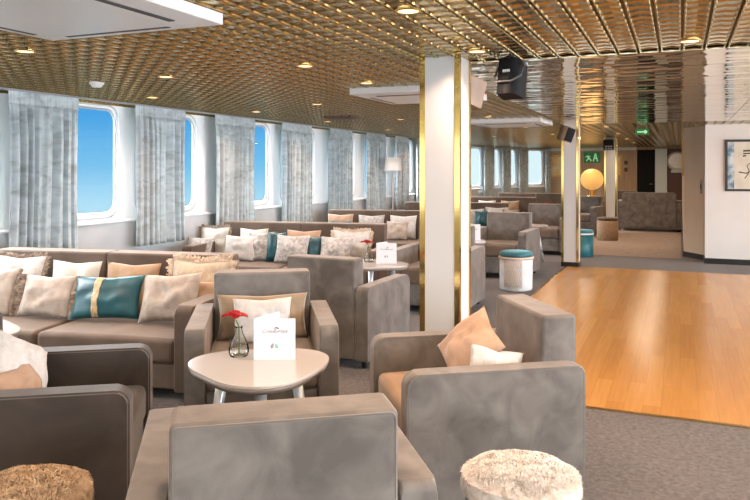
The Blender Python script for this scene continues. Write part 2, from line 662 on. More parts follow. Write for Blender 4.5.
# ------------------------------------------------------------------ pillars
def pillar(name, label, cx, cy, hw=.13):
    t = thing(name, label, 'pillar', (cx, cy, 0))
    bm = B()
    g = .034
    box(bm, -hw + g, hw - g, -hw + .006, hw - .006, 0, CEIL)
    box(bm, -hw + .006, hw - .006, -hw + g, hw - g, 0, CEIL)
    obj('core_panel', bm, WHITEP, t, False)
    for sx in (-1, 1):
        for sy in (-1, 1):
            bm = B()
            o_, i_ = hw, hw - g
            pts = [(o_, o_), (i_, o_), (i_, o_ - .010), (o_ - .010, o_ - .010), (o_ - .010, i_), (o_, i_)]
            prism(bm, [(a * sx, b_ * sy) for a, b_ in pts], 0, CEIL, axis='z')
            obj('corner_strip', bm, GOLD, t, False)
    bm = B()
    q = hw + .004
    box(bm, -q, q, -q, q, 0, .07)
    obj('plinth', bm, BLACKB, t, False)
    return t


pillar('pillar', 'white square pillar with gold mirror corner strips behind the front armchairs', -1.378, 4.41)
pillar('pillar', 'white pillar with gold corners at the far corner of the dance floor', -1.52, 11.20, .125)
PX3 = x_at(611, 16.6)
pillar('pillar', 'farthest white pillar, standing behind the brown drum', PX3, 16.6, .13)


# ------------------------------------------------------------------ seating
def side_piping(bm, x, pts, r=.0032):
    tube(bm, [(x, a, b) for a, b in pts], r, True, 6)


def make_chair(label, group=None, w=.785, seat_z=.43, seat=VELVET_SEAT, vel=VELVET, depth=.80, back_h=.80, arm_h=.60, name='armchair', cat='armchair', n_seat=1, arm_w=.10, back_t=.18):
    t = thing(name, label, cat, group=group)
    hw, hd = w / 2, depth / 2
    iw = hw - arm_w - .004
    # seat base
    bm = B()
    box(bm, -iw, iw, -hd + .03, hd - back_t, .07, seat_z - .16, .012)
    obj('seat_base', bm, vel, t, wn=True)
    sw = 2 * iw / n_seat
    for k in range(n_seat):
        bm = B()
        a = -iw + k * sw
        box(bm, a + .003, a + sw - .003, -hd + .015, hd - back_t - .004, seat_z - .158, seat_z, .035, 4)
        bmesh.ops.subdivide_edges(bm, edges=bm.edges[:], cuts=2, use_grid_fill=True)
        for v in bm.verts:
            if v.co.z > seat_z - .03:
                u_ = (v.co.x - a) / sw * 2 - 1
                w_ = (v.co.y + back_t / 2) / (hd - back_t / 2)
                v.co.z += .018 * max(0, 1 - u_ ** 4) * max(0, 1 - w_ ** 4)
        so = obj('seat_cushion', bm, seat, t, wn=True)
        bm = B()
        loop = rrect(a + .012, a + sw - .012, -hd + .022, hd - back_t - .012, .03, 3)
        tube(bm, [(p, q, seat_z - .022) for p, q in loop], .004, True, 6)
        obj('piping', bm, PIPE, so)
    bw = 2 * iw / n_seat
    for k in range(n_seat):
        bm = B()
        a = -iw + k * bw
        box(bm, a + .002, a + bw - .002, hd - back_t, hd + .012, .07, back_h, .018, 3)
        for v in bm.verts:       # the front of the backrest leans back a little
            if v.co.y < hd - back_t / 2 and v.co.z > .4:
                v.co.y += .03 * (v.co.z - .4) / .4
        bo = obj('backrest', bm, vel, t, wn=True)
        bm = B()
        loop = rrect(a + .012, a + bw - .012, .08, back_h - .009, .014, 3)
        tube(bm, [(p, hd + .009, q) for p, q in loop], .0032, True, 6)
        obj('piping', bm, PIPE, bo)
    pts = rounded([(-hd, .06, .01), (-hd, arm_h, .055), (hd, arm_h, .03), (hd, .06, .01)], 5)
    pin = rounded([(-hd + .008, .066, .01), (-hd + .008, arm_h - .008, .05), (hd - .008, arm_h - .008, .025), (hd - .008, .066, .01)], 4)
    for s in (-1, 1):
        bm = B()
        xa, xb = sorted((s * hw, s * (hw - arm_w)))
        prism(bm, pts, xa, xb, .012, 3)
        ao = obj('arm', bm, vel, t, wn=True)
        bm = B()
        side_piping(bm, s * (hw - .002), pin)
        side_piping(bm, s * (hw - arm_w + .002), pin)
        obj('piping', bm, PIPE, ao)
        for sy in (-1, 1):
            bm = B()
            fx, fy = s * (hw - .06), sy * (hd - .07)
            lathe(bm, [(0, 0), (.016, 0), (.024, .068), (0, .068)], 12, fx, fy)
            obj('foot', bm, FOOT, t)
    return t


CH = make_chair('grey velvet armchair in the foreground with its back to the camera')
CH.location = (-1.165, 1.945, 0)
CH.scale = (1.025,) * 3
CH.rotation_euler = (0, 0, R(215.5))
CB = make_chair('grey velvet armchair with camel seat, side on, by the fur-topped white ottoman', seat=CAMEL)
CB.location = (-.93, 3.335, 0)
CB.rotation_euler = (0, 0, R(-55.5))
GA = 'taupe velvet armchairs of the lounge'
CH['group'] = GA
CB['group'] = GA
# facing of the chair at lower left: toward the right
fl = math.atan2(.39 * .98 + .92 * .19, .92 * .98 - .39 * .19)
dx, dy = math.cos(fl), math.sin(fl)
fmx, fmy = (-1.97 - 2.38) / 2, (2.22 + 2.81) / 2
CC = make_chair('brown velvet armchair darkened for shade at the lower left edge facing right', GA, vel=BROWN_SHADED, seat=BROWN_SHADED)
CC.location = (fmx - dx * .4, fmy - dy * .4, 0)
CC.rotation_euler = (0, 0, fl + PI / 2)
for (x, y, a, sc, lab) in (
    (-2.235, 3.60, 32, 1.025, 'grey velvet armchair behind the vase table, facing the camera, with pillows'),
    (-2.45, 5.17, 178, 1.0, 'grey velvet armchair seen from behind, left of the front pillar'),
    (-2.36, 7.27, 1, 1.05, 'taupe armchair partly hidden behind the front pillar, facing the camera'),
    (-2.25, 9.85, -2, 1.06, 'taupe armchair behind the white drum with teal lid'),
    (-2.21, 12.80, 4, 1.05, 'taupe armchair facing the camera just left of the second pillar'),
    (x_at(588, 17.0) - .1, 17.0, -14, 1.05, 'dark shadowed armchair right of the second pillar, in front of the globe lamp'),
):
    dup(CH if sc == 1 else CH, (x, y, 0), R(a), lab, GA, sc)
CD = make_chair('dark brown armchair right of the farthest pillar', seat=BROWN_V, vel=BROWN_V, back_h=.88)
CD.location = (x_at(622, 20.5), 20.5, 0)
CD.rotation_euler = (0, 0, R(-15))

SW = 2.26
SA = R(10)
SO = make_chair('nearest long sofa, brown velvet, loaded with fringed and teal cushions', 'velvet sofas along the windows', w=SW, depth=1.0, name='sofa', cat='sofa', n_seat=2, arm_w=.12, back_t=.22, back_h=.82, seat_z=.385, vel=SOFA_V, seat=SOFA_V)
SOFAS = [(-3.985, 3.96), (-4.09, 7.24), (-4.09, 10.08), (-3.95, 13.15), (-3.98, 16.2), (-3.55, 19.4)]
SO.location = (*SOFAS[0], 0)
SO.rotation_euler = (0, 0, SA)
for k, lab in enumerate(('second sofa from the front, behind the nearest sofa under the windows',
                         'third sofa from the front, left of the front pillar, with peach cushion',
                         'fourth sofa, first one seen right of the front pillar',
                         'fifth sofa from the front, with a tan cushion, below the far curtains',
                         'farthest sofa of the window row, close to the far wall')):
    dup(SO, (*SOFAS[k + 1], 0), SA, lab)
P_S = make_chair('grey two-seat sofa seen from behind beside the beige corridor wall', w=1.42, depth=.85, name='sofa', cat='sofa', n_seat=2, arm_w=.14, back_t=.2, back_h=.92, arm_h=.72)
P_S.location = (-.68, 18.55, 0)
P_S.rotation_euler = (0, 0, R(180))
# the rear of the sofa facing us is one plain upholstered panel
bm = B()
box(bm, -.60, .60, .440, .452, .10, .90, .006)
obj('rear_panel', bm, VELVET, P_S, wn=True)


# ------------------------------------------------------------------ cushions
def pil_pt(u, v, w, h, t, side, sd):
    px = w / 2 * u * (1 - .075 * (1 - v * v))
    py = h / 2 * v * (1 - .075 * (1 - u * u))
    b = max(0, math.cos(PI * u / 2) * math.cos(PI * v / 2)) ** .42
    n = noise.noise(Vector((u * 1.9 + sd * 3.1, v * 1.9 - sd, side * 2.2))) * .030 + noise.noise(Vector((u * 5 + sd, v * 5, side + 9))) * .010
    dent = -.022 * math.exp(-((u / .35) ** 2)) * max(0, v)
    return Vector((px, side * (t / 2 * b + n * b * (t / .13)), py + dent * h))


def pillow(bm, w, h, t, sd, n=16):
    gr = {}
    for side in (1, -1):
        for i in range(n + 1):
            for j in range(n + 1):
                edge = i in (0, n) or j in (0, n)
                key = (0 if edge else side, i, j)
                if key not in gr:
                    gr[key] = bm.verts.new(pil_pt(2 * i / n - 1, 2 * j / n - 1, w, h, t, side, sd))
    K = lambda s, i, j: gr[(0 if (i in (0, n) or j in (0, n)) else s, i, j)]
    for side in (1, -1):
        for i in range(n):
            for j in range(n):
                bm.faces.new((K(side, i, j), K(side, i + 1, j), K(side, i + 1, j + 1), K(side, i, j + 1)))


def fringe(bm, w, h, t, sd, sides, ln, n=46):
    rnd = random.Random(sd)
    for s in sides:
        for k in range(n):
            for layer in range(2):
                a = -1 + 2 * (k + rnd.random() * .6) / n
                da = 2.6 / n
                u0, v0, ax = {'l': (-1, a, (-1, 0)), 'r': (1, a, (1, 0)), 't': (a, 1, (0, 1)), 'b': (a, -1, (0, -1))}[s]
                u1, v1 = (u0, min(1, v0 + da)) if s in 'lr' else (min(1, u0 + da), v0)
                p0 = pil_pt(u0 * .985, v0 * .985, w, h, t, 1 if layer else -1, sd)
                p1 = pil_pt(u1 * .985, v1 * .985, w, h, t, 1 if layer else -1, sd)
                L_ = ln * rnd.uniform(.6, 1.1)
                off = Vector((ax[0] * L_, rnd.uniform(-.35, .35) * ln, ax[1] * L_))
                m1 = off * .55 + Vector((0, rnd.uniform(-.3, .3) * ln, 0))
                q = [bm.verts.new(p) for p in (p0, p1, p1 + m1, p0 + m1, p1 + off, p0 + off)]
                bm.faces.new((q[0], q[1], q[2], q[3]))
                bm.faces.new((q[3], q[2], q[4], q[5]))


CUSH_N = [0]


def cushion(label, x, y, zb, w, h, mat, t=.13, lean=18, yaw=0, roll=0, fr=None, frm=None, frl=.035, band=None, group=None, back=None):
    """cushion standing on height zb, leaning back by lean degrees; yaw about the vertical; roll in its plane"""
    CUSH_N[0] += 1
    sd = CUSH_N[0]
    bm = B()
    pillow(bm, w, h, t, sd)
    if back:
        for f in bm.faces:
            f.material_index = 1 if f.calc_center_median().y > .002 else 0
    o = obj('cushion', bm, mat, mats=[mat, back] if back else None)
    tag(o, label, 'cushion', group)
    if fr:
        for s_ in fr:
            bm = B()
            fringe(bm, w, h, t, sd, s_, frl)
            f = obj('fringe', bm, frm or C_FRL, o, False)
            if frm is C_FRB:
                f['label'] = 'dark brown fringe'
    if band:
        bm = B()
        u0, u1 = band
        n = 18
        for side in (-1, 1):
            rows = []
            for j in range(n + 1):
                v = -1 + 2 * j / n
                rows.append([bm.verts.new(pil_pt(u_, v * .99, w, h, t, side, sd) + Vector((0, side * .004, 0))) for u_ in [u0 + (u1 - u0) * q / 4 for q in range(5)]])
            for A, Bq in zip(rows, rows[1:]):
                for q in range(4):
                    bm.faces.new((A[q], A[q + 1], Bq[q + 1], Bq[q]))
        f = obj('trim_band', bm, C_GOLD, o)
        f['label'] = 'gold braid band'
    ro = R(roll)
    hh = abs(h / 2 * math.cos(ro)) * .95 + abs(w / 2 * math.sin(ro)) * .95
    o.location = (x, y, zb + hh * math.cos(R(lean)) + t * .25 * math.sin(R(lean)))
    o.rotation_euler = (Matrix.Rotation(R(yaw), 4, 'Z') @ Matrix.Rotation(R(-lean), 4, 'X') @ Matrix.Rotation(ro, 4, 'Y')).to_euler()
    return o


ST = .40


def on(k, u, off):
    """point on sofa k, off metres in front of its rear, on the sight line of column u"""
    t = (u - 375) / FPX
    r = Vector((-SN + t * CS, CS + t * SN))
    n = Vector((-math.sin(SA), math.cos(SA)))
    c = Vector(SOFAS[k])
    q = (c.dot(n) + .5 - off) / r.dot(n)
    return r.x * q, r.y * q


def sc_(k, label, u, off, w, h, mat, **kw):
    x, y = on(k, u, off)
    kw['yaw'] = math.degrees(SA) + kw.get('yaw', 0)
    kw.setdefault('group', ('cushions on the nearest sofa', 'cushions on the second sofa', 'cushions on the third sofa', 'cushions on the far sofas', 'cushions on the far sofas')[k])
    cushion(label, x, y, ST, w, h, mat, **kw)


BK, FR = .345, .60      # back row and front row, metres in front of the sofa's rear
sc_(0, 'white square cushion with brown fringe at the left end of nearest sofa', 17, BK, .46, .41, C_WHITE, lean=14, fr='tr', frm=C_FRB)
sc_(0, 'plain pale grey-green cushion in back row, second from left', 74, BK, .42, .38, C_PALE, lean=14)
sc_(0, 'tan and pale two-tone cushion leaning behind the teal one', 131, BK, .44, .38, C_TAN, lean=15)
sc_(0, 'large cream fringed cushion at the right end of nearest sofa', 199, BK - .01, .47, .42, C_CREAM, lean=14, fr='tlr', frm=C_FRL, frl=.045)
sc_(0, 'beige cushion cut by the left photo edge, front row of nearest sofa', -8, FR, .40, .35, C_BEIGE, lean=20, fr='r', frm=C_FRB, frl=.025)
sc_(0, 'beige fur lumbar cushion with dark brown fringed ends', 47, FR, .43, .31, C_BEIGE, lean=22, fr='lr', frm=C_FRB, frl=.055)
sc_(0, 'teal velvet lumbar cushion with gold braid band', 107, FR + .01, .54, .31, C_TEAL, lean=22, roll=-3, band=(-.30, -.10))
sc_(0, 'beige textured cushion right of the teal cushion', 170, FR, .44, .34, C_BEIGE, lean=22, roll=-4, back=C_TAN)
sc_(0, 'golden tan cushion tucked behind beige one at sofa end', 201, FR - .10, .32, .30, C_TAN, lean=24, yaw=-6)

sc_(1, 'beige fringed cushion at the left end of second sofa', 214, BK, .38, .38, C_PALE, lean=14, fr='tlr', frm=C_FRB)
sc_(1, 'small pale cushion lying low at left end of second sofa', 199, FR, .34, .28, C_GREYP, lean=24)
sc_(1, 'pale square cushion behind the white one on second sofa', 253, BK, .36, .37, C_PALE, lean=14)
sc_(1, 'bright white cushion on second sofa', 240, FR, .40, .31, C_WHITE, lean=22)
sc_(1, 'grey patterned fringed cushion between white and teal on second sofa', 261, FR - .06, .30, .35, C_GREYP, lean=20, yaw=14, fr='r', frm=C_FRB)
sc_(1, 'teal cushion edge peeking out on second sofa', 276, FR - .06, .22, .35, C_TEAL, lean=20, yaw=8)
sc_(1, 'peach cushion in back row of second sofa', 303, BK, .42, .36, C_PEACH, lean=14)
sc_(1, 'patterned beige cushion in front of the peach one', 292, FR + .02, .40, .33, C_GREYP, lean=22)
sc_(1, 'dark teal cushion beside peach one on second sofa', 313, FR - .06, .22, .31, C_DTEAL, lean=20, yaw=-10)
sc_(1, 'white fringed cushion at the right end of second sofa', 351, BK, .46, .37, C_WHITE, lean=14, fr='tlr', frm=C_FRL)
sc_(1, 'grey patterned cushion before the white fringed one', 336, FR, .38, .32, C_GREYP, lean=22)

sc_(2, 'peach cushion on the third sofa', 340, BK, .42, .38, C_PEACH, lean=14)
sc_(2, 'low teal cushion before the peach one on third sofa', 340, FR, .34, .29, C_TEAL, lean=22)
sc_(2, 'pale cushion in the middle of third sofa', 371, BK, .42, .37, C_GREYP, lean=14)
sc_(2, 'whitish cushion at the right end of third sofa', 403, BK, .42, .37, C_WHITE, lean=14)
sc_(2, 'pinkish white cushion in front row at right end of third sofa', 397, FR, .34, .30, C_BEIGE, lean=22)
sc_(3, 'pale grey cushion near front pillar on fourth sofa', 474, FR, .38, .34, C_GREYP, lean=18)
sc_(3, 'small teal cushion on fourth sofa', 481, FR + .12, .24, .31, C_TEAL, lean=20)
sc_(3, 'white cushion on fourth sofa', 497, BK, .44, .36, C_WHITE, lean=16)
sc_(3, 'brown fringed cushion at right end of fourth sofa', 511, FR - .08, .26, .33, C_BEIGE, lean=18, fr='lr', frm=C_FRB)
sc_(4, 'white cushion on fifth sofa', 487, BK, .40, .36, C_WHITE, lean=14)
sc_(4, 'tan cushion on fifth sofa', 510, BK, .42, .36, C_TAN, lean=14)

# cushions on the armchairs
def chair_cush(ch, lx, ly, **kw):
    a = ch.rotation_euler.z
    x = ch.location.x + lx * math.cos(a) - ly * math.sin(a)
    y = ch.location.y + lx * math.sin(a) + ly * math.cos(a)
    kw['yaw'] = math.degrees(a) + kw.get('yaw', 0)
    return x, y, kw


CG = [o for o in C.objects if o.get('label', '').startswith('grey velvet armchair behind the vase')][0]
x, y, kw = chair_cush(CG, 0, .12, yaw=0)
cushion('wide tan pillow across the armchair behind the vase table', x, y, .445, .54, .27, C_OLIVE, t=.10, lean=14, **kw)
x, y, kw = chair_cush(CG, .0, -.015, yaw=2)
cushion('white lace pillow in front of the tan one behind the vase table', x, y, .445, .34, .27, C_WHITE, t=.09, lean=16, **kw)
x, y, kw = chair_cush(CB, .02, .0, yaw=20)
cushion('tan pillow standing on its corner in the side-on armchair', x, y, .43, .325, .315, C_PEACH, lean=38, roll=32, **kw)
x, y, kw = chair_cush(CB, .20, .06, yaw=84)
cushion('small white fur pillow beside the tan one in the side-on armchair', x, y, .47, .25, .16, C_WHITE, t=.08, lean=26, roll=12, **kw)
x, y, kw = chair_cush(CC, -.02, .10, yaw=-22)
cushion('white pillow standing in the lower left armchair', x, y, .43, .30, .275, C_WHITE, t=.14, lean=28, roll=38, **kw)
x, y, kw = chair_cush(CC, -.16, .06, yaw=-20)
cushion('peach pillow at the left edge in the lower left armchair', x, y, .44, .26, .22, C_PEACH, t=.11, lean=22, **kw)
CK = [o for o in C.objects if o.get('label', '').startswith('taupe armchair partly hidden')][0]


# ------------------------------------------------------------------ tables
def make_table(label, loc, rz=0):
    t = thing('side_table', label, 'table', loc, rz, 'three-legged white tables')
    def outline(Rr, n=72):
        return [(Rr * (1 + .105 * math.cos(3 * (2 * PI * k / n))) * math.cos(2 * PI * k / n), Rr * (1 + .105 * math.cos(3 * (2 * PI * k / n))) * math.sin(2 * PI * k / n)) for k in range(n)]
    bm = B()
    prism(bm, outline(.316), .539, .552, .005, 3, 'z')
    obj('table_top', bm, TABLEW, t, wn=True)
    bm = B()
    v0 = [bm.verts.new((a, b, .5385)) for a, b in outline(.315)]
    v1 = [bm.verts.new((a, b, .512)) for a, b in outline(.303)]
    for i in range(72):
        bm.faces.new((v0[i], v0[(i + 1) % 72], v1[(i + 1) % 72], v1[i]))
    bm.faces.new(v1)
    bm.faces.new(v0[::-1])
    obj('rim', bm, TABLER, t)
    for k in range(3):
        a = 2 * PI * k / 3
        bm = B()
        tube(bm, [(.19 * math.cos(a), .19 * math.sin(a), .512), (.285 * math.cos(a), .285 * math.sin(a), 0.002)], [.029, .016], n=14)
        obj('leg', bm, LEGW, t)
    return t


T1 = make_table('white rounded-triangle table in front with vase and menu card', (-1.79, 2.86, 0), R(-57))
T2L = 'second white three-legged table, left of the front pillar, with flower and card'
T2 = dup(T1, (-2.72, 6.38, 0), R(0), T2L)
T3 = dup(T1, (-2.55, 8.62, 0), R(-10), 'white table right of the front pillar, by the white drum', scale=1.06)
T4 = dup(T1, (x_at(524, 11.45), 11.45, 0), R(10), 'white table behind the armchair near the white drum', scale=1.05)
T5 = dup(T1, (x_at(547, 14.45), 14.45, 0), R(10), 'farthest white table with flower, behind the armchair by the second pillar', scale=1.05)
T6 = dup(T1, (-3.72, 2.80, 0), R(8), 'white table at the left photo edge, only its corner showing')


def text_mesh(s, size, mat, parent, M, name='logo_text'):
    cu = bpy.data.curves.new('t', 'FONT')
    cu.body = s
    cu.size = size
    cu.align_x = 'CENTER'
    cu.shear = .25
    o = bpy.data.objects.new('t', cu)
    C.objects.link(o)
    dg = bpy.context.evaluated_depsgraph_get()
    me = bpy.data.meshes.new_from_object(o.evaluated_get(dg))
    bpy.data.objects.remove(o)
    me.transform(M)
    me.materials.clear()
    me.materials.append(mat)
    o = bpy.data.objects.new(name, me)
    C.objects.link(o)
    o.parent = parent
    return o


def make_card(label, loc, rz, s=.195):
    """folded card standing like an open book; the front leaf faces -Y"""
    t = thing('menu_card', label, 'menu card', loc, rz, 'folded white menu cards')
    bm = B()
    box(bm, -s / 2, s / 2, -.0008, .0008, 0, s)
    obj('front_leaf', bm, PAPER, t, False)
    bm = B()
    box(bm, 0, s, 0, .0016, 0, s, M=Matrix.Translation((-s / 2, .0010, 0)) @ Matrix.Rotation(R(58), 4, 'Z'))
    obj('rear_leaf', bm, PAPER, t, False)
    F = Matrix.Translation((0, -.0014, 0)) @ Matrix.Rotation(PI / 2, 4, 'X')
    text_mesh('CroisiEurope', s * .115, PRINTG, t, F @ Matrix.Translation((0, s * .66, 0)))
    bm = B()      # little wing mark above the lettering
    for q in range(3):
        tube(bm, [(-s * .02 + q * s * .015, -.0012, s * (.755 + q * .012)), (s * .04, -.0012, s * (.79 - q * .008)), (s * .11, -.0012, s * (.765 - q * .01))], [.0008, .0016, .0005], n=6)
    obj('wing_mark', bm, PRINTG, t)
    for q, (mm, xx) in enumerate(((PRINTP, -.06), (PRINTT, .05))):
        bm = B()
        lathe(bm, [(0, -.012), (.008, -.004), (.007, .006), (.003, .014), (0, .016)], 10)
        bmesh.ops.transform(bm, matrix=Matrix.Translation((s * xx, -.0010, s * .33)) @ Matrix.Rotation(R(20 - 40 * q), 4, 'Y') @ Matrix.Diagonal((1, .12, 1, 1)) @ Matrix.Scale(s / .195, 4), verts=bm.verts[:])
        obj('printed_motif', bm, mm, t)
    return t


def make_vase(label, loc):
    t = thing('glass_vase', label, 'vase', loc, 0, 'small clear glass vases')
    bm = B()
    lathe(bm, [(0, .0), (.036, .0), (.041, .018), (.040, .04), (.030, .075), (.016, .110), (.013, .130), (.016, .142), (.0145, .142), (.0115, .130), (.0145, .110), (.028, .075), (.0375, .04), (.0385, .018), (.034, .006), (0, .006)], 32)
    obj('vase_body', bm, VASE, t)
    bm = B()
    lathe(bm, [(0, .0065), (.033, .0065), (.0375, .018), (.0365, .036), (0, .036)], 24)
    w = obj('water', bm, VASE, t)
    return t


def make_flower(label, loc, rz):
    t = thing('red_flower', label, 'flower', loc, rz, 'red flowers in vases')
    bm = B()
    tube(bm, [(0, 0, .008), (.002, 0, .07), (.0, .0, .135), (-.012, 0, .168)], .0026, n=6)
    obj('stem', bm, GREEN, t)
    for q, (ang, el, ln) in enumerate(((180, 12, .055), (215, 42, .045), (140, 45, .045), (10, 8, .048), (320, 35, .04), (60, 50, .04), (250, 62, .036))):
        bm = B()
        n, m = 8, 6
        rows = []
        for i in range(n + 1):
            s_ = i / n
            wdt = .023 * math.sin(PI * min(1, s_ * .92 + .05)) ** .8
            rows.append([bm.verts.new((s_ * ln, wdt * (2 * j / m - 1), .012 * math.sin(s_ * PI) + .012 * (2 * j / m - 1) ** 2)) for j in range(m + 1)])
        for A, Bq in zip(rows, rows[1:]):
            for j in range(m):
                bm.faces.new((A[j], A[j + 1], Bq[j + 1], Bq[j]))
        bmesh.ops.transform(bm, matrix=Matrix.Translation((-.012, 0, .168)) @ Matrix.Rotation(R(ang), 4, 'Z') @ Matrix.Rotation(R(-el), 4, 'Y'), verts=bm.verts[:])
        p = obj('petal', bm, RED, t)
        so = p.modifiers.new('s', 'SOLIDIFY')
        so.thickness = .0012
    bm = B()
    tube(bm, [(-.012, 0, .17), (-.004, -.006, .188), (.008, -.008, .196)], [.005, .005, .003], n=8)
    obj('spadix', bm, YEL, t)
    return t


TZ = .5525
FACE = -R(0) + YAW
K1 = make_card('white menu card beside the vase on the front table', (-1.765, 2.95, TZ), YAW + R(2))
V1 = make_vase('clear glass vase on the front table', (-1.965, 2.95, TZ))
V1.scale = (1.2, 1.2, 1)
F1 = make_flower('red flower in the front table vase', (-1.965, 2.95, TZ), YAW)
F1.scale = (1.25, 1.25, 1.04)
K2 = dup(K1, (-2.60, 6.42, TZ), YAW - R(2), 'menu card on the second table left of the front pillar')
V2 = dup(V1, (-2.80, 6.46, TZ), 0, 'glass vase on the second table left of front pillar')
F2 = dup(F1, (-2.80, 6.46, TZ), YAW, 'red flower in vase on the second table')
z3, z4 = .552 * 1.06 + .001, .552 * 1.05 + .001
dup(K1, (x_at(472.5, 8.65), 8.65, z3), YAW, 'menu card on table just right of the front pillar')
dup(K1, (x_at(526, 11.45), 11.45, z4), YAW, 'menu card on the table behind the drum armchair')
dup(K1, (x_at(536, 14.45), 14.45, z4), YAW, 'menu card standing on the farthest table')
dup(K1, (x_at(556, 14.4), 14.4, z4), YAW, 'second card, beside the flower on the farthest table')
dup(V1, (x_at(548, 14.5), 14.5, z4), 0, 'glass vase on the farthest table')
dup(F1, (x_at(548, 14.5), 14.5, z4), YAW, 'red flower on the farthest table')


# ------------------------------------------------------------------ ottomans and drums
def blades(bm, Rr, z, n, ln, sd, side=True):
    rnd = random.Random(sd)
    for k in range(n):
        a = rnd.uniform(0, 2 * PI)
        rr = Rr * math.sqrt(rnd.random()) * 1.02
        q = min(1, rr / Rr)
        clump = noise.noise(Vector((math.cos(a) * rr * 14, math.sin(a) * rr * 14, sd)))
        zz = z + .024 * (1 - q ** 3) + .008 * clump
        p = Vector((rr * math.cos(a), rr * math.sin(a), zz))
        swirl = rnd.uniform(0, 2 * PI)
        d = Vector((math.cos(swirl) * .6 + math.cos(a) * q * .6, math.sin(swirl) * .6 + math.sin(a) * q * .6, .55 - .7 * q ** 6)).normalized() * ln * rnd.uniform(.6, 1.1)
        s = d.cross(Vector((0, 0, 1))).normalized() * .0022
        v = [bm.verts.new(c) for c in (p - s, p + s, p + d * .6 + s * .8 + Vector((0, 0, .002)), p + d * .6 - s * .8 + Vector((0, 0, .002)), p + d)]
        bm.faces.new((v[0], v[1], v[2], v[3]))
        bm.faces.new((v[3], v[2], v[4]))


def fur_ottoman(label, loc, fur, rz=0):
    t = thing('fur_ottoman', label, 'ottoman', loc, rz)
    bm = B()
    lathe(bm, [(0, .0), (.185, .0), (.19, .01), (.195, .2), (.19, .43), (.182, .445), (0, .445)], 48)
    obj('drum_body', bm, DRUMB, t)
    bm = B()
    lathe(bm, [(.185, .40), (.197, .405), (.202, .43), (.198, .458), (.18, .470), (.12, .478), (.06, .482), (0, .483)], 64)
    bmesh.ops.subdivide_edges(bm, edges=bm.edges[:], cuts=1, use_grid_fill=True)
    for v in bm.verts:
        v.co.z += .006 * noise.noise(v.co * 25)
        s = 1 + .02 * noise.noise(v.co * 18 + Vector((4, 4, 4)))
        v.co.x *= s
        v.co.y *= s
    blades(bm, .195, .468, 11000, .015, 3)
    # fur hanging over the rim
    rnd = random.Random(9)
    for k in range(2600):
        a = rnd.uniform(0, 2 * PI)
        z = rnd.uniform(.43, .465)
        rr = .199
        p = Vector((rr * math.cos(a), rr * math.sin(a), z))
        d = Vector((math.cos(a) * .5, math.sin(a) * .5, -.8)) * rnd.uniform(.012, .026)
        s = Vector((-math.sin(a), math.cos(a), 0)) * .002
        v = [bm.verts.new(c) for c in (p - s, p + s, p + d)]
        bm.faces.new(v)
    obj('fur_top', bm, fur, t)
    return t


FO = fur_ottoman('round ottoman with white fur top, bottom centre-right, in front of side-on armchair', (-.475, 2.33, 0), FURW)
FO.scale = (.93, .93, 1)
fur_ottoman('round ottoman with tan fur top at the lower left corner', (-1.85, 1.60, 0), FURT)

# white rope drum with teal lid
t = thing('drum_stool', 'white woven drum stool with teal velvet lid on the aisle carpet', 'stool', (-1.84, 8.75, 0))
bm = B()
lathe(bm, [(0, .0), (.185, .0), (.195, .012), (.198, .2), (.198, .38), (.19, .392), (0, .392)], 48)
obj('drum_body', bm, DRUMW, t)
bm = B()
for q in range(11):       # crossing cord lattice on the front of the body
    for s in (-1, 1):
        pts = []
        for k in range(7):
            a = R(-90 + (q - 5) * 6) + s * R(2.6) * (k % 2)
            pts.append((.2 * math.cos(a), .2 * math.sin(a), .04 + .055 * k))
        tube(bm, pts, .0028, n=5)
obj('cord_lattice', bm, ROPE, t)
bm = B()
lathe(bm, [(.198, .372), (.212, .375), (.217, .387), (.212, .40), (.198, .403)], 48)
obj('rope_rim', bm, ROPE, t)
bm = B()
lathe(bm, [(.0, .400), (.185, .400), (.20, .415), (.203, .435), (.192, .456), (.15, .466), (0, .470)], 48)
obj('lid', bm, TEALV, t)
# teal drum behind second pillar
t = thing('drum_stool', 'plain teal drum stool just right of the second pillar', 'stool', (x_at(580.5, 12.5), 12.5, 0))
bm = B()
lathe(bm, [(0, 0), (.20, 0), (.207, .012), (.21, .37), (0, .37)], 40)
obj('drum_body', bm, TEALS, t)
bm = B()
lathe(bm, [(0, .37), (.213, .37), (.217, .385), (.213, .40), (.0, .40)], 40)
o = obj('rim_band', bm, LEGW, t)
bm = B()
lathe(bm, [(0, .40), (.207, .40), (.212, .425), (.20, .445), (0, .45)], 40)
obj('lid', bm, TEALV, t)
# brown woven drum in front of the farthest pillar
t = thing('drum_stool', 'brown woven drum with dark top in front of the farthest pillar', 'stool', (x_at(607.5, 15.6), 15.6, 0))
bm = B()
lathe(bm, [(0, 0), (.20, 0), (.212, .02), (.215, .40), (.20, .415), (0, .415)], 40)
obj('drum_body', bm, WOODB, t)
bm = B()
lathe(bm, [(0, .415), (.21, .415), (.217, .44), (.20, .47), (0, .475)], 40)
obj('lid', bm, BROWN_V, t)


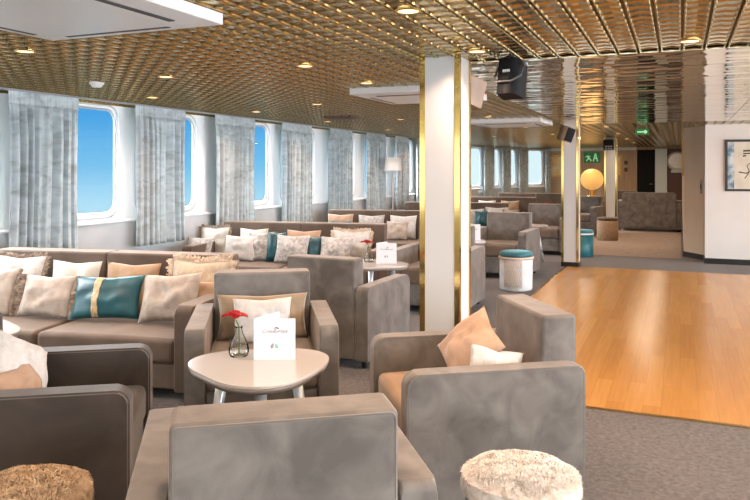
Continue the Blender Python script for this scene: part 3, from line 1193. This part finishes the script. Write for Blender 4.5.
# ------------------------------------------------------------------ curtains
def curtain(label, ya, yb, sd, z0=.64):
    rnd = random.Random(sd)
    t = thing('curtain', label, 'curtain', (0, 0, 0), 0, 'grey watercolour curtains between the windows')
    wd = yb - ya
    ph = [rnd.uniform(0, 6.28) for _ in range(6)]
    nf = max(4, round(wd / .10))
    nu, nv = 120, 28

    def P(i, z, top=False):
        s = i / nu
        h = (CEIL - z) / (CEIL - z0)
        dr = .035 * math.sin(2.2 * h + ph[0]) * h
        ph_ = 2 * PI * nf * (s + .035 * math.sin(2 * PI * s * 1.3 + ph[1]) + dr * math.sin(PI * s))
        amp = (.020 + .040 * min(1, h * 4)) * (.7 + .3 * math.sin(2 * PI * s * 2.1 + ph[2]))
        f = amp * (2 * abs(math.sin(ph_ / 2)) ** .75 - 1.1) + .006 * math.sin(ph_ * 2.1 + ph[3] + h)
        y = ya + wd * (.5 + (s - .5) * (1 - .05 * math.sin(PI * h))) + .012 * math.cos(ph_) * min(1, h * 4)
        return Vector((wx(y) + .16 + f, y, z))
    bm = B()
    ztop = CEIL - .135
    rows = [[bm.verts.new(P(i, z0 + (ztop - z0) * j / nv)) for i in range(nu + 1)] for j in range(nv + 1)]
    for A, Bq in zip(rows, rows[1:]):
        for i in range(nu):
            bm.faces.new((A[i], A[i + 1], Bq[i + 1], Bq[i]))
    o = obj('drape', bm, CURT, t)
    m = o.modifiers.new('s', 'SOLIDIFY')
    m.thickness = .003
    bm = B()
    rows = []
    for j in range(7):
        z = ztop + (CEIL - .012 - ztop) * j / 6
        row = []
        for i in range(nu + 1):
            p = P(i, z)
            s = i / nu
            g = .006 * math.sin(2 * PI * nf * 3 * s + ph[4]) * (1 if j in (0, 3, 6) else .4)
            row.append(bm.verts.new((p.x * .4 + (wx(p.y) + .16) * .6 + g, p.y, z)))
        rows.append(row)
    for A, Bq in zip(rows, rows[1:]):
        for i in range(nu):
            bm.faces.new((A[i], A[i + 1], Bq[i + 1], Bq[i]))
    o = obj('gathered_heading', bm, CURT, t)
    m = o.modifiers.new('s', 'SOLIDIFY')
    m.thickness = .003
    return t


CU = [(4.44, 5.23, 'widest curtain panel, nearest, at the left above the first sofa'),
      (6.00, 6.84, 'second curtain from the left, right of the big blue window'),
      (7.41, 8.33, 'third curtain from the left'),
      (9.06, 9.96, 'fourth curtain from the left, above the second sofa'),
      (10.58, 11.45, 'fifth curtain from the left, above the third sofa'),
      (12.09, 13.01, 'sixth curtain from the left, left of the white lamp shade'),
      (13.52, 14.31, 'seventh curtain, right of the white lamp shade'),
      (14.85, 15.44, 'curtain hidden largely by the front pillar'),
      (20.25, 20.95, 'curtain just right of the front pillar'),
      (21.36, 21.86, 'second curtain right of the front pillar'),
      (22.24, 22.72, 'third curtain right of the front pillar'),
      (23.46, 23.66, 'last curtain, in the far corner of the room')]
for i, (a, b, lab) in enumerate(CU):
    curtain(lab, a, b, 20 + i)
bm = B()
for k in range(len(ys) - 1):
    pass
along(bm, [(.135, CEIL - .001), (.135, CEIL - .022), (.185, CEIL - .022), (.185, CEIL - .001)], ys)
o = struct('trim_8', bm, GREYPL)


# ------------------------------------------------------------------ ceiling fittings
def ac_unit(label, x0, x1, y0, y1):
    cx, cy = (x0 + x1) / 2, (y0 + y1) / 2
    w, h = (x1 - x0) / 2, (y1 - y0) / 2
    t = thing('air_conditioner', label, 'air conditioner', (cx, cy, CEIL - .075), 0, 'white ceiling cassettes')
    bm = B()
    box(bm, -w, w, -h, h, .018, .075, .006)
    obj('casing', bm, ACW, t, wn=True)
    bm = B()
    m_ = .16
    # slightly dished bottom panel
    a = [(-w + .015, -h + .015), (w - .015, -h + .015), (w - .015, h - .015), (-w + .015, h - .015)]
    b_ = [(-w + m_, -h + m_), (w - m_, -h + m_), (w - m_, h - m_), (-w + m_, h - m_)]
    va = [bm.verts.new((p, q, .018)) for p, q in a]
    vb = [bm.verts.new((p, q, .0)) for p, q in b_]
    for i in range(4):
        bm.faces.new((va[i], va[(i + 1) % 4], vb[(i + 1) % 4], vb[i]))
    bm.faces.new(vb)
    obj('bottom_panel', bm, ACW, t, False)
    bm = B()
    for s in (-1, 1):
        box(bm, -w + m_ + .05, w - m_ - .05, s * (h - .12) - .02, s * (h - .12) + .02, .0035, .012)
        box(bm, s * (w - .12) - .02, s * (w - .12) + .02, -h + m_ + .05, h - m_ - .05, .0035, .012)
    obj('air_slots', bm, SLOT, t, False)
    return t


ac_unit('large white ceiling air-conditioning cassette at the upper left', -2.90, -1.88, 1.64, 2.70)
ac_unit('white ceiling cassette left of the front pillar top', -2.62, -1.66, 5.62, 6.60)
ac_unit('white ceiling cassette beyond the front pillar, near far windows', -2.72, -1.72, 9.75, 10.75)

# brown ceiling vent
t = thing('ceiling_vent', 'small brown slatted vent in gold ceiling near the windows', 'vent', (-4.15, 8.65, CEIL - .02))
bm = B()
box(bm, -.20, .20, -.13, .13, 0, .02, .004)
obj('vent_frame', bm, CHOC, t)
bm = B()
for k in range(7):
    box(bm, -.17, .17, -.105 + k * .033, -.09 + k * .033, -.006, .001)
obj('slat', bm, DRUMB, t, False)
t = thing('smoke_detector', 'small white smoke detector on the ceiling above nearest curtain', 'smoke detector', (-4.3, 4.44, CEIL - .045))
bm = B()
lathe(bm, [(0, 0), (.035, .003), (.045, .02), (.055, .028), (.058, .045), (0, .045)], 24)
obj('detector_body', bm, ACW, t)
bm = B()
lathe(bm, [(0, -.003), (.008, -.002), (.009, .002), (0, .002)], 10)
obj('indicator', bm, GREYPL, t)

# recessed downlights
DG = 'recessed downlights in the gold ceiling'
DL = None
spots = {
    'the row nearest the windows': (-4.68, [3.1, 5.55, 7.4, 9.3, 11.6, 14.0]),
    'the row above the sofas': (-3.55, [3.10, 4.36, 6.8, 9.3, 12.0, 14.7]),
    'the row of the ceiling cassettes': (-2.32, [4.27, 5.30, 7.4, 9.28, 11.8, 14.4]),
    'the row along the pillars': (-1.10, [1.75, 2.97, 4.14, 12.2, 14.6, 17.2, 19.8]),
    'the row beside the right wall': (.05, [1.75, 3.0, 4.26]),
}
ORD = ['nearest', 'second', 'third', 'fourth', 'fifth', 'sixth', 'seventh']
LIGHTS = []
SIZE_OF = 'warm recessed downlight, %s of %s'
for row, (x, yy) in spots.items():
    for k, y in enumerate(yy):
        lab = SIZE_OF % (ORD[k], row)
        if DL is None:
            DL = thing('downlight', lab, 'downlight', (x, y, CEIL), 0, DG)
            bm = B()
            lathe(bm, [(.046, .0), (.047, -.010), (.056, -.010), (.060, -.004), (.060, .0)], 28)
            obj('trim_ring', bm, BRASS, DL)
            bm = B()
            lathe(bm, [(0, -.008), (.046, -.008), (.046, .0), (0, .0)], 24)
            obj('lens', bm, LENS, DL)
        else:
            dup(DL, (x, y, CEIL), 0, lab, DG)
        LIGHTS.append((x, y))


# ------------------------------------------------------------------ speakers
def speaker(label, loc, rz, tilt, w, d, h, side_mat, front_mat, arm, roll=0, taper=.36):
    t = thing('speaker', label, 'speaker', loc, rz)
    M = Matrix.Rotation(R(roll), 4, 'Y') @ Matrix.Rotation(R(tilt), 4, 'X')
    bm = B()
    pts = [(-w / 2, -d / 2), (w / 2, -d / 2), (w * taper, d / 2), (-w * taper, d / 2)]
    prism(bm, pts, -h / 2, h / 2, .008, 2, 'z')
    bmesh.ops.transform(bm, matrix=M, verts=bm.verts[:])
    obj('cabinet', bm, side_mat, t, wn=True)
    bm = B()
    box(bm, -w / 2 + .012, w / 2 - .012, -d / 2 - .008, -d / 2, -h / 2 + .012, h / 2 - .012, .006, M=M)
    obj('grille', bm, front_mat, t)
    bm = B()
    tube(bm, [Vector(p) for p in arm], .012, n=8)
    obj('bracket', bm, BLACK, t)
    return t, M


# big one hanging over the near edge of the dance floor, seen from its rear
sx = x_at(513, 4.50)
t, M = speaker('large black speaker hanging from the ceiling between the first two pillars', (sx, 4.43, 2.015), R(168), 10, .15, .14, .235, BLACKM, BLACKM, [(0, .0, .09), (0, -.01, .140)])
bm = B()
box(bm, -.022, .022, .070, .076, .022, .038, M=M)
o = obj('rating_plate', bm, DRUMW, t, False)
bm = B()
tube(bm, [M @ Vector(p) for p in ((-.083, 0, .09), (-.085, .05, .0), (-.045, .085, -.04), (.045, .085, -.04), (.085, .05, .0), (.083, 0, .09))], .007, n=8)
obj('yoke', bm, SLOT, t)
for s in (-1, 1):
    bm = B()
    lathe(bm, [(0, -.012), (.014, -.012), (.014, .012), (0, .012)], 14)
    bmesh.ops.transform(bm, matrix=M @ Matrix.Translation((s * .092, 0, .09)) @ Matrix.Rotation(PI / 2, 4, 'Y'), verts=bm.verts[:])
    obj('knob', bm, GREYPL, t)
# tan one behind the front pillar
speaker('tan wooden speaker tilted on the rear of the front pillar', (-1.30, 4.70, 1.975), R(150), 18, .12, .16, .20, TANBOX, ACW, [(0, .0, .09), (0, .0, .17)])
# on second pillar
speaker('tan-sided black speaker tilted at the top of the second pillar', (-1.55, 10.92, 1.985), R(52), 14, .17, .15, .22, TANBOX, BLACKM, [(0, .05, .05), (.06, .10, .06)], 14, .5)
# on farthest pillar
t, M = speaker('black speaker with pale grid at the top of the farthest pillar', (PX3 - .02, 16.33, 2.0), R(0), 10, .22, .16, .22, BLACK, BLACKM, [(0, .06, .05), (0, .14, .06)])
bm = B()
for a in range(3):
    for b_ in range(2):
        box(bm, -.075 + a * .055, -.035 + a * .055, -.092, -.088, -.095 + b_ * .05, -.06 + b_ * .05, M=M)
obj('vent_grid', bm, GREYPL, t, False)


# ------------------------------------------------------------------ pictures, signs, mirror, lamps
def picture(label, loc, rz, w, h, frame_m, art_m, mat_m=None, fw=.03):
    t = thing('framed_picture', label, 'picture', loc, rz)
    for (a, b_, c_, d_) in ((-w / 2, w / 2, h / 2 - fw, h / 2), (-w / 2, w / 2, -h / 2, -h / 2 + fw), (-w / 2, -w / 2 + fw, -h / 2 + fw, h / 2 - fw), (w / 2 - fw, w / 2, -h / 2 + fw, h / 2 - fw)):
        bm = B()
        box(bm, a, b_, -.03, 0, c_, d_, .003, 1)
        obj('frame_bar', bm, frame_m, t, False)
    bm = B()
    box(bm, -w / 2 + fw, w / 2 - fw, -.012, 0, -h / 2 + fw, h / 2 - fw)
    obj('art_sheet', bm, art_m, t, False)
    return t


px0 = x_at(725, 12.3)
pw, phh = .98, .79
t = picture('black framed picture with sepia drawing on the white right wall', (px0 + pw / 2, 12.298, 1.52), 0, pw, phh, FRAMEB, MAT_ART, fw=.035)
bm = B()
box(bm, -pw / 2 + .036, -pw / 2 + .125, -.014, -.011, -phh / 2 + .04, phh / 2 - .04)
o = obj('blue_margin', bm, ART_BLUE, t, False)
o['label'] = 'blue and white painted left margin'
bm = B()
for (pts, r) in (
    ([(-.24, .22), (.10, .24)], .022), ([(-.24, .18), (.06, .19)], .016), ([(-.245, .14), (-.20, .15)], .02),
    ([(-.30, -.10), (-.20, -.12), (-.10, -.06), (.02, -.10), (.12, -.07)], .014),
    ([(-.22, -.20), (-.16, -.10), (-.19, .0), (-.14, .04)], .012), ([(-.14, .03), (-.06, .02), (-.04, -.05), (-.10, -.09)], .009),
    ([(.02, -.02), (.08, .06), (.16, .02), (.12, -.08), (.04, -.16)], .010), ([(-.12, -.24), (.10, -.25)], .016), ([(-.06, .06), (-.05, -.16)], .008), ([(.18, .22), (.34, .1), (.3, -.2)], .01)):
    tube(bm, [(a, -.013, b_) for a, b_ in pts], r * .6, n=6)
for v in bm.verts:
    v.co.y = -.013 + (v.co.y + .013) * .08
obj('ink_drawing', bm, ART_INK, t)

picture('gold framed ochre painting on the far wall by the last curtain', (-3.68, Y1 - .001, 1.58), 0, .46, .70, FRAMEG, ART_YEL, fw=.06)
picture('gold framed picture on the far wall right of the farthest pillar', (-1.86, Y1 - .001, 1.58), 0, .36, .66, FRAMEG, ART_YEL, fw=.05)
for k, z in enumerate((1.68, 1.46)):
    picture(('upper' if k == 0 else 'lower') + ' of two tiny dark plaques on the far wall', (-1.55, Y1 - .001, z), 0, .10, .12, DRUMB, CHOC, fw=.015)
picture('gold framed picture seen edge-on on the beige corridor wall', (.059, 14.2, 1.68), R(-90), .8, .66, FRAMEG, ART_YEL, fw=.05)
# wall switch plate on beige corridor wall
t = thing('wall_switch', 'narrow dark switch plate on the edge of beige corridor wall', 'switch', (.318, 12.775, 1.18), R(-57))
bm = B()
box(bm, -.02, .02, -.012, 0, -.11, .11, .003)
obj('plate', bm, GREYPL, t)
bm = B()
box(bm, -.012, .012, -.018, -.010, -.04, .04, .003)
obj('rocker', bm, BLACK, t)


def sign(label, loc, rz, w, h, kind, hang=False):
    t = thing('exit_sign', label, 'sign', loc, rz)
    bm = B()
    box(bm, -w / 2, w / 2, -.02, .02, -h / 2, h / 2, .004, 1)
    obj('sign_panel', bm, SIGNG, t, False)
    bm = B()
    y = -.0215

    def bar(p, q, r):
        tube(bm, [(p[0] * w, y, p[1] * h), (q[0] * w, y, q[1] * h)], r * h, n=6)
    if kind == 'run':
        # running figure
        bar((-.26, .14), (-.20, -.08), .085)
        bar((-.20, -.08), (-.34, -.34), .06)
        bar((-.20, -.08), (-.08, -.20), .06)
        bar((-.08, -.20), (-.06, -.38), .05)
        bar((-.26, .14), (-.40, .02), .045)
        bar((-.26, .14), (-.10, .06), .045)
        bar((-.23, .30), (-.225, .31), .09)
        # doorway outline
        bar((.08, -.38), (.21, .36), .06)
        bar((.21, .36), (.34, -.38), .06)
        bar((.13, -.10), (.30, -.10), .06)
    else:
        bar((-.38, 0), (.20, 0), .12)
        bar((.18, .28), (.36, 0), .10)
        bar((.18, -.28), (.36, 0), .10)
    for v in bm.verts:
        v.co.y = y + (v.co.y - y) * .08
    obj('pictogram', bm, SIGNW, t)
    if hang:
        bm = B()
        for s in (-.35, .35):
            tube(bm, [(s * w, 0, h / 2), (s * w, 0, CEIL - loc[2])], .004, n=6)
        obj('hanger', bm, GREYPL, t)
    return t


sign('green exit sign with running figure on the far wall above globe lamp', (x_at(592, Y1 - .03), Y1 - .022, 1.85), 0, .50, .34, 'run')
sign('small green arrow sign hanging from the ceiling beyond mirror panels', (x_at(642, 12.3), 12.3, 2.06), R(10), .20, .10, 'arrow', True)

t = thing('round_mirror', 'round white-framed mirror on chocolate wall panel at far right', 'mirror', (-.09, Y1 - .022, 1.72))
bm = B()
ring = [(.25 * math.cos(2 * PI * k / 40), -.02, .25 * math.sin(2 * PI * k / 40)) for k in range(40)]
tube(bm, ring, .035, True, 10)
obj('mirror_frame', bm, WHITEP, t)
bm = B()
bm.faces.new([bm.verts.new((.23 * math.cos(2 * PI * k / 40), -.012, .23 * math.sin(2 * PI * k / 40))) for k in range(40)])
obj('mirror_glass', bm, plain('mirror_silver', (.42, .38, .32), .35, 1), t, False)
bm = B()
box(bm, -.16, .16, -.08, 0, -.35, -.27, .006)
obj('shelf', bm, WHITEP, t)

# amber globe lamp on a small table
LX, LY = x_at(592, 21.4), 21.4
t = thing('side_table', 'small dark round table carrying the amber globe lamp', 'table', (LX, LY, 0))
bm = B()
lathe(bm, [(0, .66), (.30, .66), (.31, .675), (.30, .69), (0, .69)], 32)
obj('table_top', bm, DRUMB, t)
bm = B()
lathe(bm, [(0, 0), (.2, 0), (.2, .02), (.03, .04), (.03, .66), (0, .66)], 24)
obj('pedestal', bm, DRUMB, t)
t = thing('globe_lamp', 'glowing amber globe lamp in front of far wall under exit sign', 'lamp', (LX, LY, .692))
bm = B()
lathe(bm, [(0, 0), (.12, 0), (.12, .03), (.05, .05), (.05, .20), (0, .20)], 24)
obj('lamp_base', bm, BRASS, t)
bm = B()
lathe(bm, [(.32 * math.sin(PI * k / 24), .49 - .30 * math.cos(PI * k / 24)) for k in range(25)], 32)
obj('globe_shade', bm, GLOBE, t)

# floor lamp by the windows
LFX, LFY = -5.02, 12.15
t = thing('floor_lamp', 'floor lamp with white drum shade between curtains by the window wall', 'lamp', (LFX + .05, LFY + .45, 0))
bm = B()
lathe(bm, [(0, 0), (.14, 0), (.14, .015), (.02, .03), (0, .03)], 24)
obj('lamp_foot', bm, METAL, t)
bm = B()
tube(bm, [(0, 0, .02), (0, 0, 1.62)], .014, n=10)
obj('pole', bm, plain('pole_pink', (.55, .44, .40), .4), t)
bm = B()
lathe(bm, [(.165, 1.44), (.150, 1.68), (.147, 1.68), (.162, 1.44)], 32)
obj('lamp_shade', bm, SHADE, t)
bm = B()
lathe(bm, [(0, 1.62), (.02, 1.62), (.03, 1.57), (.02, 1.53), (0, 1.525)], 14)
obj('bulb', bm, emit('bulb_glow', (1, .86, .7), 2), t)


# ------------------------------------------------------------------ light
def area(name, loc, size, power, col, rot=(0, 0, 0), shape='DISK', spread=180):
    l = bpy.data.lights.new(name, 'AREA')
    l.shape = shape
    l.size = size
    l.energy = power
    l.color = col
    l.spread = R(spread)
    o = bpy.data.objects.new(name, l)
    C.objects.link(o)
    o.location = loc
    o.rotation_euler = rot
    return o


WARM = (1, .71, .53)
for i, (x, y) in enumerate(LIGHTS):
    area('downlight_lamp', (x, y, CEIL - .02),    .11, 10.5, WARM, spread=138)
# added fill lights without fittings, most out of view, some over the far end
for (x, y) in ((-3.5, .4), (-1.1, .2), (1.2, .2), (-2.3, -1.6), (.2, -1.8), (2.6, -1.2), (1.5, 2.0), (1.6, 3.8), (3.4, 3.0), (3.6, 6.5), (3.6, 9.5), (2.6, 11.9), (-.6, 21.2), (-2.6, 21.6), (-2.9, 17.6), (-3.9, 19.6), (-4.5, 16.2), (-.7, 15.9)):
    area('fill_lamp', (x, y, CEIL - .02), .5, 18, (1, .76, .54))
l = bpy.data.lights.new('globe_light', 'POINT')
l.energy = 5
l.color = (1, .6, .25)
l.shadow_soft_size = .3
o = bpy.data.objects.new('globe_light', l)
C.objects.link(o)
o.location = (LX, LY - .45, 1.4)

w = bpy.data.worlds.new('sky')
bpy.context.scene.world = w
w.use_nodes = True
nt = w.node_tree
L = nt.links
bg = nt.nodes['Background']
tc = N(nt, 'ShaderNodeTexCoord')
sp = N(nt, 'ShaderNodeSeparateXYZ')
L.new(tc.outputs['Generated'], sp.inputs[0])
mr = N(nt, 'ShaderNodeMapRange')
mr.inputs['From Min'].default_value = -.12
mr.inputs['From Max'].default_value = .30
L.new(sp.outputs['Z'], mr.inputs['Value'])
r = N(nt, 'ShaderNodeValToRGB')
e = r.color_ramp.elements
e[0].position, e[0].color = .10, (.42, .64, .74, 1)
e[1].position, e[1].color = .46, (.058, .31, .66, 1)
k = e.new(.18)
k.color = (.36, .62, .77, 1)
k = e.new(.30)
k.color = (.155, .45, .72, 1)
k = e.new(.75)
k.color = (.25, .45, .78, 1)
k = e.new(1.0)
k.color = (26, 27, 28, 1)  # upper sky out of view, raised to push more daylight through the windows
L.new(mr.outputs[0], r.inputs[0])
aft = N(nt, 'ShaderNodeMapRange')      # unseen sky astern and to starboard, brightened to light the room
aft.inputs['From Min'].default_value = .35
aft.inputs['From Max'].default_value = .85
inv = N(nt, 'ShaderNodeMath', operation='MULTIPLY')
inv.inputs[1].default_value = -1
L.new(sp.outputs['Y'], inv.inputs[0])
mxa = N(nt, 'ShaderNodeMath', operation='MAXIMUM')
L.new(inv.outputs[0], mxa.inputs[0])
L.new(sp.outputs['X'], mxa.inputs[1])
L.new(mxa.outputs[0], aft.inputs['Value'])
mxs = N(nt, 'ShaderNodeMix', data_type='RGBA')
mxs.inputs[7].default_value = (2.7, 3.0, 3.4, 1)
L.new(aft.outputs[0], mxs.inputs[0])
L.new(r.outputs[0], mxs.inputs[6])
stb = N(nt, 'ShaderNodeMapRange')      # extra boost to starboard, added as fill through the unseen right wall
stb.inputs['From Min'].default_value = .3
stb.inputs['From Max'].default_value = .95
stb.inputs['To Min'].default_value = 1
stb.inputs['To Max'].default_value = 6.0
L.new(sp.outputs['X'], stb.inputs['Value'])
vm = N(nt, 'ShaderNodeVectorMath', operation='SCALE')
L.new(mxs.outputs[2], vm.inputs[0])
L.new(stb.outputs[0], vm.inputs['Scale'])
bow = N(nt, 'ShaderNodeMapRange')      # pale haze ahead
bow.inputs['From Min'].default_value = .90
bow.inputs['From Max'].default_value = .965
L.new(sp.outputs['Y'], bow.inputs['Value'])
mxb = N(nt, 'ShaderNodeMix', data_type='RGBA')
mxb.inputs[7].default_value = (.60, .76, .80, 1)
L.new(bow.outputs[0], mxb.inputs[0])
L.new(vm.outputs[0], mxb.inputs[6])
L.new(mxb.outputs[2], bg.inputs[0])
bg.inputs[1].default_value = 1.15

# ------------------------------------------------------------------ camera
cam = bpy.data.cameras.new('camera')
cam.sensor_width = 36
cam.lens = FPX / 750 * 36
cam.shift_y = -(250 - 170) / 750
cam.clip_start = .05
co = bpy.data.objects.new('camera', cam)
C.objects.link(co)
co.location = (0, 0, H_EYE)
co.rotation_euler = (PI / 2, 0, YAW)
sc = bpy.context.scene
sc.camera = co
sc.view_settings.view_transform = 'Standard'
sc.view_settings.look = 'None'
sc.view_settings.exposure = 0.12
sc.view_settings.gamma = 1
sc.view_settings.use_curve_mapping = False
sc.cycles.use_denoising = True
sc.cycles.max_bounces = 8
sc.cycles.sample_clamp_indirect = 8
